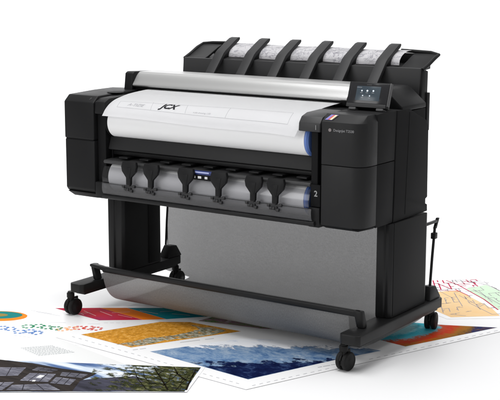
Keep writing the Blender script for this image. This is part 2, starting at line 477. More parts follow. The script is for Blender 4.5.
# right hood with roll number
b=MB(); b.prism([(-.004,.846),(.05,.846),(.15,.870),(.15,.912),(.05,.9085),(.016,.898),(-.002,.876)],'x',1.132,1.222,.004); hood=part(b,'roll_hood',MIDP)
b=MB(); b.box(1.178,1.206,.012,.16,.500,.845,.003); b.box(1.206,1.226,.03,.16,.50,.845,.002); part(b,'bay_wall',DARK)
b=MB(); b.box(1.176,1.222,.0,.12,.500,.572,.003); part(b,'bay_foot',BLACK)
text_part('roll_number','1',.024,lambda x,y:(1.206+x,-.0052,.862+y),GREYP2,hood,bold=.0003)
b=MB(); b.box(1.182,1.222,.004,.012,.575,.655,.001); pl=part(b,'roll_label_plate',DARK)
text_part('roll_number','2',.029,lambda x,y:(1.204+x,.0032,.622+y),LIGHTP,pl,bold=.0006)
# round dimple in the top left cover
b=MB(); b.lathe([(.001,0),(.030,0),(.034,.003),(.036,.003)][::1],(.150,.150,.9135),'z'); part(b,'round_catch',DARK)
# small icon on the left chamfer
def chm(x0):
    def f(x,y): return (x0+x, .0145+y*.75, .8985+y*.65)
    return f
text_part('roll_icon','P',.018,chm(.132),GREYP,None or core)
# lower-left skirt
b=MB(); b.hexa([(.03,.02,.495),(.158,.02,.495),(.158,.10,.495),(.03,.10,.495),(.006,.004,.5150),(.158,.004,.5150),(.158,.12,.5150),(.006,.12,.5150)],.002); part(b,'skirt',BLACK)

# cover band under roll one, output slot, lip
b=MB(); b.prism([(.030,.700),(.055,.694),(.20,.700),(.20,.752),(.052,.752),(.046,.748)],'x',.207,1.180,.003); part(b,'output_cover',mat('cover_plastic',(.019,.019,.0195),.5,.25,bump=.2,bscale=900))
b=MB()
b.prism([(.0,.652),(.004,.659),(.16,.668),(.16,.655),(.05,.648),(.004,.645)],'x',.206,1.180,.0015)
lip=part(b,'output_lip',mat('lip_plastic',(.045,.045,.046),.4,.3))
for k in range(9):
    b=MB(); x=.27+k*.105; b.box(x,x+.045,.02,.09,.668,.675,.002); part(b,'paper_guide',STEEL,lip)
b=MB(); b.box(.210,1.178,.055,.10,.676,.693,.002); part(b,'slot_bar',STEEL)
# blue release handle with white marks
b=MB(); b.box(.655,.765,-.014,-.001,.646,.661,.003); bh=part(b,'release_handle',NAVY)
b=MB(); b.box(.662,.742,-.0155,-.0142,.653,.6585); part(b,'handle_stripe',mat('pale_blue_print',(.42,.47,.75),.4,.3),bh)
for x,w in ((.668,.010),(.690,.016),(.722,.013)):
    b=MB(); b.box(x,x+w,-.0155,-.0142,.632,.641,.001); part(b,'handle_mark',WHITEP,bh)
b=MB(); b.box(.655,.765,-.0140,-.010,.626,.6455,.001); part(b,'handle_plate',DARK,bh)

# lower front bar and smoked guard
b=MB(); b.prism([(-.012,.505),(.03,.500),(.08,.500),(.08,.520),(.0,.523),(-.012,.520)],'x',.205,1.205,.003); part(b,'front_bar',STEEL)
g=[]
for k in range(15):
    a=R(142+k*8.6); g.append((.060+.072*math.cos(a), .588+.074*math.sin(a)))
b=MB(); o2=[(.060+(y-.060)*1.025,.588+(z-.588)*1.025) for y,z in g]
b.prism(g+o2[::-1],'x',.21,1.185,0); gd=part(b,'roll_guard',SMOKE)
g2=[(-.0150,.568),(-.0165,.55),(-.0150,.535),(-.008,.5235)]
b=MB(); b.prism(g2+[(y+.0015,z+.0003) for y,z in reversed(g2)],'x',.21,1.196,0); lg_=part(b,'lower_guard',LGUARD)
b=MB(); b.box(.21,1.185,-.0170,-.0140,.5675,.5700,.0004); part(b,'guard_edge',MIDP,gd)

# pinch arms
arm0=None
for i,x in enumerate((.360,.470,.640,.795,.953,1.050)):
    if arm0 is None:
        b=MB()
        b.prism([(-.030,.668),(.036,.668),(.040,.650),(.034,.628),(.010,.604),(.008,.574),(-.014,.574),(-.014,.604),(-.034,.628),(-.038,.648)],'y',-.030,-.0155,.003)
        b.prism([(-.010,.645),(.014,.645),(.006,.60),(-.006,.60)],'y',-.0315,-.028,.001)
        arm=b.build('pinch_arm',BLACK,P)
        c=MB()
        c.box(-.032,.026,-.024,-.016,.564,.572,.002)
        for dx,dz in ((-.032,.566),(.020,.570),(-.010,.556),(-.022,.556),(.008,.551),(-.004,.575)):
            c.cyl((dx-.005,-.022,dz),(dx+.006,-.022,dz),.0062,14,bev=.001)
        c.box(-.008,.004,-.023,-.015,.548,.58,.002)
        rl=c.build('pinch_roller',MIDP,arm); arm0=(arm,rl)
    else:
        arm=arm0[0].copy(); COL.objects.link(arm); arm.parent=P
        rl=arm0[1].copy(); COL.objects.link(rl); rl.parent=arm
    arm.location=(OFF[0]+x,OFF[1],0)
    rl.location=(0,0,0)

# --- scanner bar
sp=[(.300,.928),(.272,.931),(.268,.938),(.281,.955),(.297,.975),(.312,.986),(.330,.9895),(.435,.988),(.445,.93)]
b=MB(); b.prism(cr(sp[1:8],4)+[sp[8]],'x',.142,1.172); sb=part(b,'scanner_lid',SILVER)
b=MB(); b.prism([(.285,.912),(.285,.929),(.45,.929),(.45,.912)],'x',.142,1.225,.001); part(b,'scanner_base',DARK)
b=MB(); b.prism([(.262,.911),(.272,.984),(.285,.991),(.38,.987),(.445,.984),(.46,.93),(.46,.911)],'x',.098,.1412,.004,3); part(b,'scanner_end_cap',BLACK)
b=MB(); b.prism([(1.173,.912),(1.173,.985),(1.315,.985),(1.333,.978),(1.398,.922),(1.398,.905)],'y',.285,.475,.004); part(b,'scanner_end_housing',BLACK)

# --- control panel
cp=MB()
ty=math.atan2(.032,.088)
PM=Matrix.Translation((1.232,.158,.926)) @ Matrix.Rotation(R(2),4,'Z') @ Matrix.Rotation(-ty,4,'X')
cp.box(0,.168,0,.018,0,.094,.003,M=PM)
cp.box(.03,.14,.02,.06,.0,.05,.004,M=PM)
panel=part(cp,'control_panel',BLACK)
b=MB(); b.box(.004,.162,-.0012,.0005,.016,.090,.0006,M=PM); part(b,'panel_glass',GLASSB,panel)
b=MB(); b.box(.002,.160,-.0018,.0005,.001,.0145,.0006,M=PM); part(b,'panel_strip',MIDP,panel)
b=MB(); b.box(.1635,.169,-.0015,.012,.008,.094,.0008,M=PM); part(b,'panel_edge',GREYP,panel)
b=MB(); b.box(.034,.130,-.0022,-.0010,.026,.079,.0003,M=PM); scr=part(b,'screen',SCREEN,panel)
for u,v,r in ((.056,.0615,.0030),(.078,.0620,.0036),(.102,.0625,.0034),(.062,.0435,.0026),(.090,.0435,.0026)):
    b=MB(); p0=PM@Vector((u,-.0026,v)); p1=PM@Vector((u,-.0021,v)); b.cyl(p0,p1,r,6 if v<.05 else 20); part(b,'icon',ICON,scr)
b=MB()
for u,v,w in ((.055,.054,.007),(.077,.0545,.007),(.101,.055,.007),(.061,.036,.006),(.089,.036,.006),(.044,.0735,.014)):
    b.box(u-w*.7,u+w*.7,-.0025,-.0021,v-.0005,v+.0005,M=PM)
part(b,'icon_caption',GREYINK,scr)
b=MB(); b.box(.072,.092,-.0020,-.0011,.0835,.0855,M=PM); part(b,'maker_mark',GREYP,panel)
for u in (.015,.125):
    b=MB(); b.box(u,u+.028,-.004,.03,-.010,-.001,.002,M=PM); part(b,'panel_mount',GREYP,panel)

# badges on the right cover
def chamf(x,y): # chamfered top front edge of the front cover
    return (x, .001+(y)*.8, .887+y*.6)
n_=Vector((0,-.6,.8))
b=MB(); cols=[(.10,.10,.38),(.55,.08,.06),(.85,.65,.35),(.06,.05,.05)]
badge=MB()
def quad_ch(x0,x1,y0,y1,sk,dz):
    P4=[(x0+sk*y0,y0),(x1+sk*y0,y0),(x1+sk*y1,y1),(x0+sk*y1,y1)]
    return [Vector(chamf(*p))+n_*dz for p in P4]
badge.poly(quad_ch(1.232,1.262,.008,.036,.5,.0012)); bd=part(badge,'ink_badge',mat('violet_print',(.16,.15,.42),.4,.3),smooth=False)
for nm,c,xa,xb in (('red_print',(.45,.06,.05),1.243,1.251),('cream_print',(.85,.68,.40),1.251,1.259),('dark_print',(.05,.04,.03),1.259,1.264)):
    q=MB(); q.poly(quad_ch(xa,xb,.009,.034,.5,.0017)); part(q,'badge_stripe',mat(nm,c,.4,.3),bd,smooth=False)
np_=text_part('nameplate','DesignJet T2530',.0125,lambda x,y:(1.318+x,-.0012,.858+y),mat('silver_print',(.30,.30,.31),.4,.3),P)
np_.location=OFF
b=MB(); b.cyl((1.262,-.0016,.858),(1.262,-.0004,.858),.006,24); part(b,'maker_roundel',mat('warm_grey_print',(.22,.19,.19),.4,.3))

# --- stacker
sk=MB()
sk.prism([(.19,.905),(1.328,.905),(1.335,1.043),(.196,1.038)],'y',.545,.560,.004)          # front face
st=part(sk,'stacker',mat('stacker_plastic',(.032,.032,.033),.5,.3,bump=.25,bscale=900))
sk=MB(); sk.prism([(.545,.905),(.600,.905),(.602,1.03),(.556,1.040)],'x',1.318,1.340,.004); part(sk,'stacker_side',BLACK,st)
sk=MB(); sk.prism([(.545,.905),(.600,.905),(.602,1.03),(.556,1.036)],'x',.188,.206,.004)
part(sk,'stacker_side',BLACK,st)
# curved tray rising to the rear
tr=[(.552,1.036),(.58,1.044),(.62,1.062),(.66,1.080),(.692,1.090),(.70,1.088)]
def tray(x0,x1,dz=0,th=.012):
    b=MB(); t=tr; pr=[(y,z+dz) for y,z in t]+[(y,z-th+dz) for y,z in reversed(t)]
    b.prism(pr,'x',x0,x1,.003); return b
b=MB()
for xa,xb,ra,rb in ((.196,.300,0,0),(1.235,1.335,0,0)):
    b2=tray(xa,xb); me=bpy.data.meshes.new('x'); b2.bm.to_mesh(me); b.bm.from_mesh(me)
b.prism([(.552,1.030),(.58,1.036),(.62,1.045),(.66,1.05),(.70,1.05),(.70,1.03),(.56,1.018)],'x',.25,1.30,.002)
b.prism([(.690,1.03),(.700,1.03),(.700,1.088),(.694,1.088)],'x',.25,1.28,.002)
part(b,'stacker_tray',BLACK,st)
# rounded lip closing the right end
b=MB(); b.tube([(1.337,.556,1.036),(1.339,.60,1.052),(1.340,.65,1.074),(1.338,.69,1.086),(1.30,.70,1.093),(1.24,.70,1.095),(1.17,.70,1.097)],.0075,12)
part(b,'tray_rim',BLACK,st)
b=MB(); b.tube([(.196,.556,1.034),(.196,.60,1.052),(.196,.65,1.076),(.198,.69,1.090),(.24,.70,1.094),(.32,.70,1.096)],.0075,12)
part(b,'tray_rim',BLACK,st)
# slot in the left of the tray
b=MB(); b.prism([(.235,.590),(.335,.590),(.335,.675),(.285,.675)],'z',1.0745,1.0750,0)
# six arms
ap=[(.455,.965),(.480,.992),(.520,1.036),(.545,1.064),(.560,1.075),(.590,1.091),(.620,1.108),(.648,1.122),(.668,1.126)]
a0=None
for i in range(6):
    x=.388+i*.1552
    if a0 is None:
        b=MB(); hw=.0225
        pr=ap+[(y+.012,z-.013) for y,z in reversed(ap[:-1])]+[]
        pr=ap+[(.668,1.116)]+[(y+.010,z-.014) for y,z in reversed(ap[:-1])]
        b.prism(pr,'x',-hw,hw,.0025)
        a0=b.build('stacker_arm',ARMG,st)
        c=MB(); c.prism([(.553,1.040),(.60,1.046),(.60,1.092),(.575,1.079),(.557,1.066)],'x',-.021,.021,.002)
        rb=c.build('arm_root',BLACK,a0)
        o=a0
    else:
        o=a0.copy(); COL.objects.link(o); o.parent=st
        r2=rb.copy(); COL.objects.link(r2); r2.parent=o
    o.location=(x,0,0)
# tall thin rear plate at the right
b=MB(); b.box(1.325,1.346,.585,.610,.80,.947,.002); b.box(1.20,1.330,.49,.58,.56,.86,.004); part(b,'rear_plate',BLACK)
b=MB(); b.prism([(1.10,.905),(1.36,.905),(1.345,.93),(1.10,.93)],'y',.50,.545,.003); part(b,'stacker_mount',BLACK,st)
b=MB(); b.box(.16,1.30,.485,.60,.56,.905,.005); part(b,'rear_cover',BLACK)

# ------------------------------------------------------------------ paper rolls
def roll(zc,x0,x1,label,m):
    t=empty('paper_roll',((x0+x1)/2,.070,zc)); tag(t,label,'paper roll','paper rolls in the printer')
    w=(x1-x0)/2
    b=MB(); b.lathe([(.028,-w),(.0605,-w),(.0615,-w+.001),(.0615,w-.001),(.0605,w),(.028,w)],(0,0,0),'x',96); b.build('paper',m,t)
    for s in (-1,1):
        c=MB(); a,e=(w+.0005,w+.016) if s>0 else (-w-.012,-w-.0005)
        c.lathe([(.012,a),(.060,a),(.0625,a+.002),(.0625,e-.006),(.056,e),(.012,e)],(0,0,0),'x',72)
        c.build('roll_hub',BLUE if s>0 else DARK,t)
    c=MB(); c.cyl((-w-.03,0,0),(w+.03,0,0),.0115); c.build('spindle',DARK,t)
    return t
roll(.809,.222,1.148,'white paper roll in the upper bay right under the drawing sheet',ROLLP)
roll(.588,.222,1.148,'white paper roll in the lower bay behind six black pinch arms',ROLLP)

# ------------------------------------------------------------------ sheet coming out on top
SP=cr([(.300,.9225),(.22,.9185),(.15,.913),(.10,.9045),(.06,.8945),(.030,.880),(.008,.862),(-.004,.846),(-.010,.838)],6)
SLEN=[0]
for a,c in zip(SP,SP[1:]): SLEN.append(SLEN[-1]+math.hypot(c[0]-a[0],c[1]-a[1]))
def sheet(s,t,off=0.):
    """s 0..1 across, t 0..1 from the slot to the free edge"""
    d=min(max(t,0),1)*SLEN[-1]; i=0
    while i<len(SLEN)-2 and SLEN[i+1]<d: i+=1
    f=(d-SLEN[i])/(SLEN[i+1]-SLEN[i]); y=SP[i][0]*(1-f)+SP[i+1][0]*f; z=SP[i][1]*(1-f)+SP[i+1][1]*f
    ty_,tz_=SP[i+1][0]-SP[i][0],SP[i+1][1]-SP[i][1]; L_=math.hypot(ty_,tz_); nx,nz=(tz_/L_,-ty_/L_)
    if nz<0: nx,nz=-nx,-nz
    e=max(0,t-.55)/.45
    x=.217+.922*s-.010*e*e*(s>.9)*((s-.9)/.1)
    z+= -.012*s*e*e + .004*e*math.sin(s*7+1)*(.3+.7*s) + (-.004*e*e*max(0,(s-.85)/.15))
    y+= -.014*e*e*max(0,(s-.7)/.3) -.006*e*e*max(0,(.12-s)/.12)
    return Vector((x,y+nx*off,z+nz*off))
NS,NT=60,46
bm=bmesh.new(); g=[[bm.verts.new(sheet(i/NS,j/NT)) for i in range(NS+1)] for j in range(NT+1)]
for j in range(NT):
    for i in range(NS): bm.faces.new((g[j][i],g[j+1][i],g[j+1][i+1],g[j][i+1]))
bmesh.ops.solidify(bm,geom=list(bm.faces),thickness=.0004)
mb=MB(); mb.bm.free(); mb.bm=bm
DS=empty('printed_drawing',(.67,.1,.90)); tag(DS,'white drawing sheet with JCX title block lying over the upper roll','drawing')
so=mb.build('sheet',PAPER,DS); so.location=(-.67,-.1,-.90)
def sl(b,s0,t0,s1,t1,w=.0012):
    n=max(2,int(abs(s1-s0)*60)+int(abs(t1-t0)*40)+2); A=[];B=[]
    for k in range(n+1):
        f=k/n; s=s0+(s1-s0)*f; t=t0+(t1-t0)*f
        if abs(s1-s0)*.9>abs(t1-t0)*.3: A.append(sheet(s,t-w/.66,.0006)); B.append(sheet(s,t+w/.66,.0006))
        else: A.append(sheet(s-w/1.8,t,.0006)); B.append(sheet(s+w/1.8,t,.0006))
    b.strip(A,B)
b=MB()
sl(b,0.0437,0.7405,0.6119,0.6794)
sl(b,0.0531,0.859,0.6257,0.8704)
sl(b,0.0437,0.7405,0.0531,0.859)
sl(b,0.2147,0.7044,0.2366,0.8577)
sl(b,0.3976,0.7046,0.4189,0.8564)
sl(b,0.6119,0.6794,0.6257,0.8704)
sl(b,0.6119,0.6794,0.9179,0.6839)
sl(b,0.6257,0.8704,0.9361,0.8815)
sl(b,0.9179,0.6839,0.9361,0.8815)
sl(b,.10,.30,.52,.30,.0006); sl(b,.12,.34,.35,.34,.0005)
o=b.build('title_block',GREYINK,DS,smooth=False); o.location=(-.67,-.1,-.90)
def stext(name,body,size,s0,t0,m,**k):
    o=text_part(name,body,size,lambda x,y:sheet(s0+x/.915,t0-y/SLEN[-1],.0011),m,DS,**k); o.location=(-.67,-.1,-.90)
stext('logo_text','JCX',.042,0.3151,0.7741,INK,shear=.22,bold=.0016,space=1.0)
stext('title_text','A-TIZIE',.024,0.1429,0.8004,GREYINK,shear=.2)
stext('small_text','scale drawing 1:50',.011,0.4999,0.8293,GREYINK)

# curled prints lying in the stacker
def curl_mat():
    m=noise_mat('plan_print',[(0,(.80,.79,.81)),(.52,(.80,.79,.81)),(.56,(.42,.41,.46)),(.60,(.80,.79,.81))],(26,40,40),3,1.2,.6,0,.5,.2)
    return m
CURL=curl_mat()
bm=bmesh.new(); cp_=cr([(.584,1.046),(.586,1.058),(.593,1.070),(.606,1.081),(.628,1.091),(.655,1.097),(.688,1.098)],5); g=[]
for y,z in cp_: g.append([bm.verts.new((x,y+.0012*math.sin(x*23),z+.0015*math.sin(x*17))) for x in [.372+.85*k/60 for k in range(61)]])
for j in range(len(g)-1):
    for i in range(60): bm.faces.new((g[j][i],g[j][i+1],g[j+1][i+1],g[j+1][i]))
bmesh.ops.solidify(bm,geom=list(bm.faces),thickness=.002)
mb=MB(); mb.bm.free(); mb.bm=bm
CD=empty('stacked_drawing',(.80,.60,1.05)); tag(CD,'curled line drawings resting under the six arms of the rear stacker','drawing')
o=mb.build('sheet',CURL,CD); o.location=(-.80,-.60,-1.05)
b=MB(); rnd=random.Random(3)
def cpt(x,f,off=.0008):
    i=min(int(f*(len(cp_)-1)),len(cp_)-2); q=f*(len(cp_)-1)-i
    y=cp_[i][0]*(1-q)+cp_[i+1][0]*q; z=cp_[i][1]*(1-q)+cp_[i+1][1]*q
    ty_,tz_=cp_[i+1][0]-cp_[i][0],cp_[i+1][1]-cp_[i][1]; L_=math.hypot(ty_,tz_)
    return Vector((x,y+.0012*math.sin(x*23)-tz_/L_*off,z+.0015*math.sin(x*17)+ty_/L_*off))
for k in range(150):
    x=rnd.uniform(.38,1.20); f=rnd.uniform(.1,.8)
    if rnd.random()<.5:
        w=rnd.uniform(.01,.05); b.strip([cpt(x+w*q/4,f) for q in range(5)],[cpt(x+w*q/4,f+.018) for q in range(5)])
    else:
        h=rnd.uniform(.1,.35); sl_=rnd.uniform(-.02,.02); b.strip([cpt(x+sl_*q/5,min(.98,f+h*q/5)) for q in range(6)],[cpt(x+.0012+sl_*q/5,min(.98,f+h*q/5)) for q in range(6)])
o=b.build('drawn_lines',GREYINK,CD,smooth=False); o.location=(-.80,-.60,-1.05)

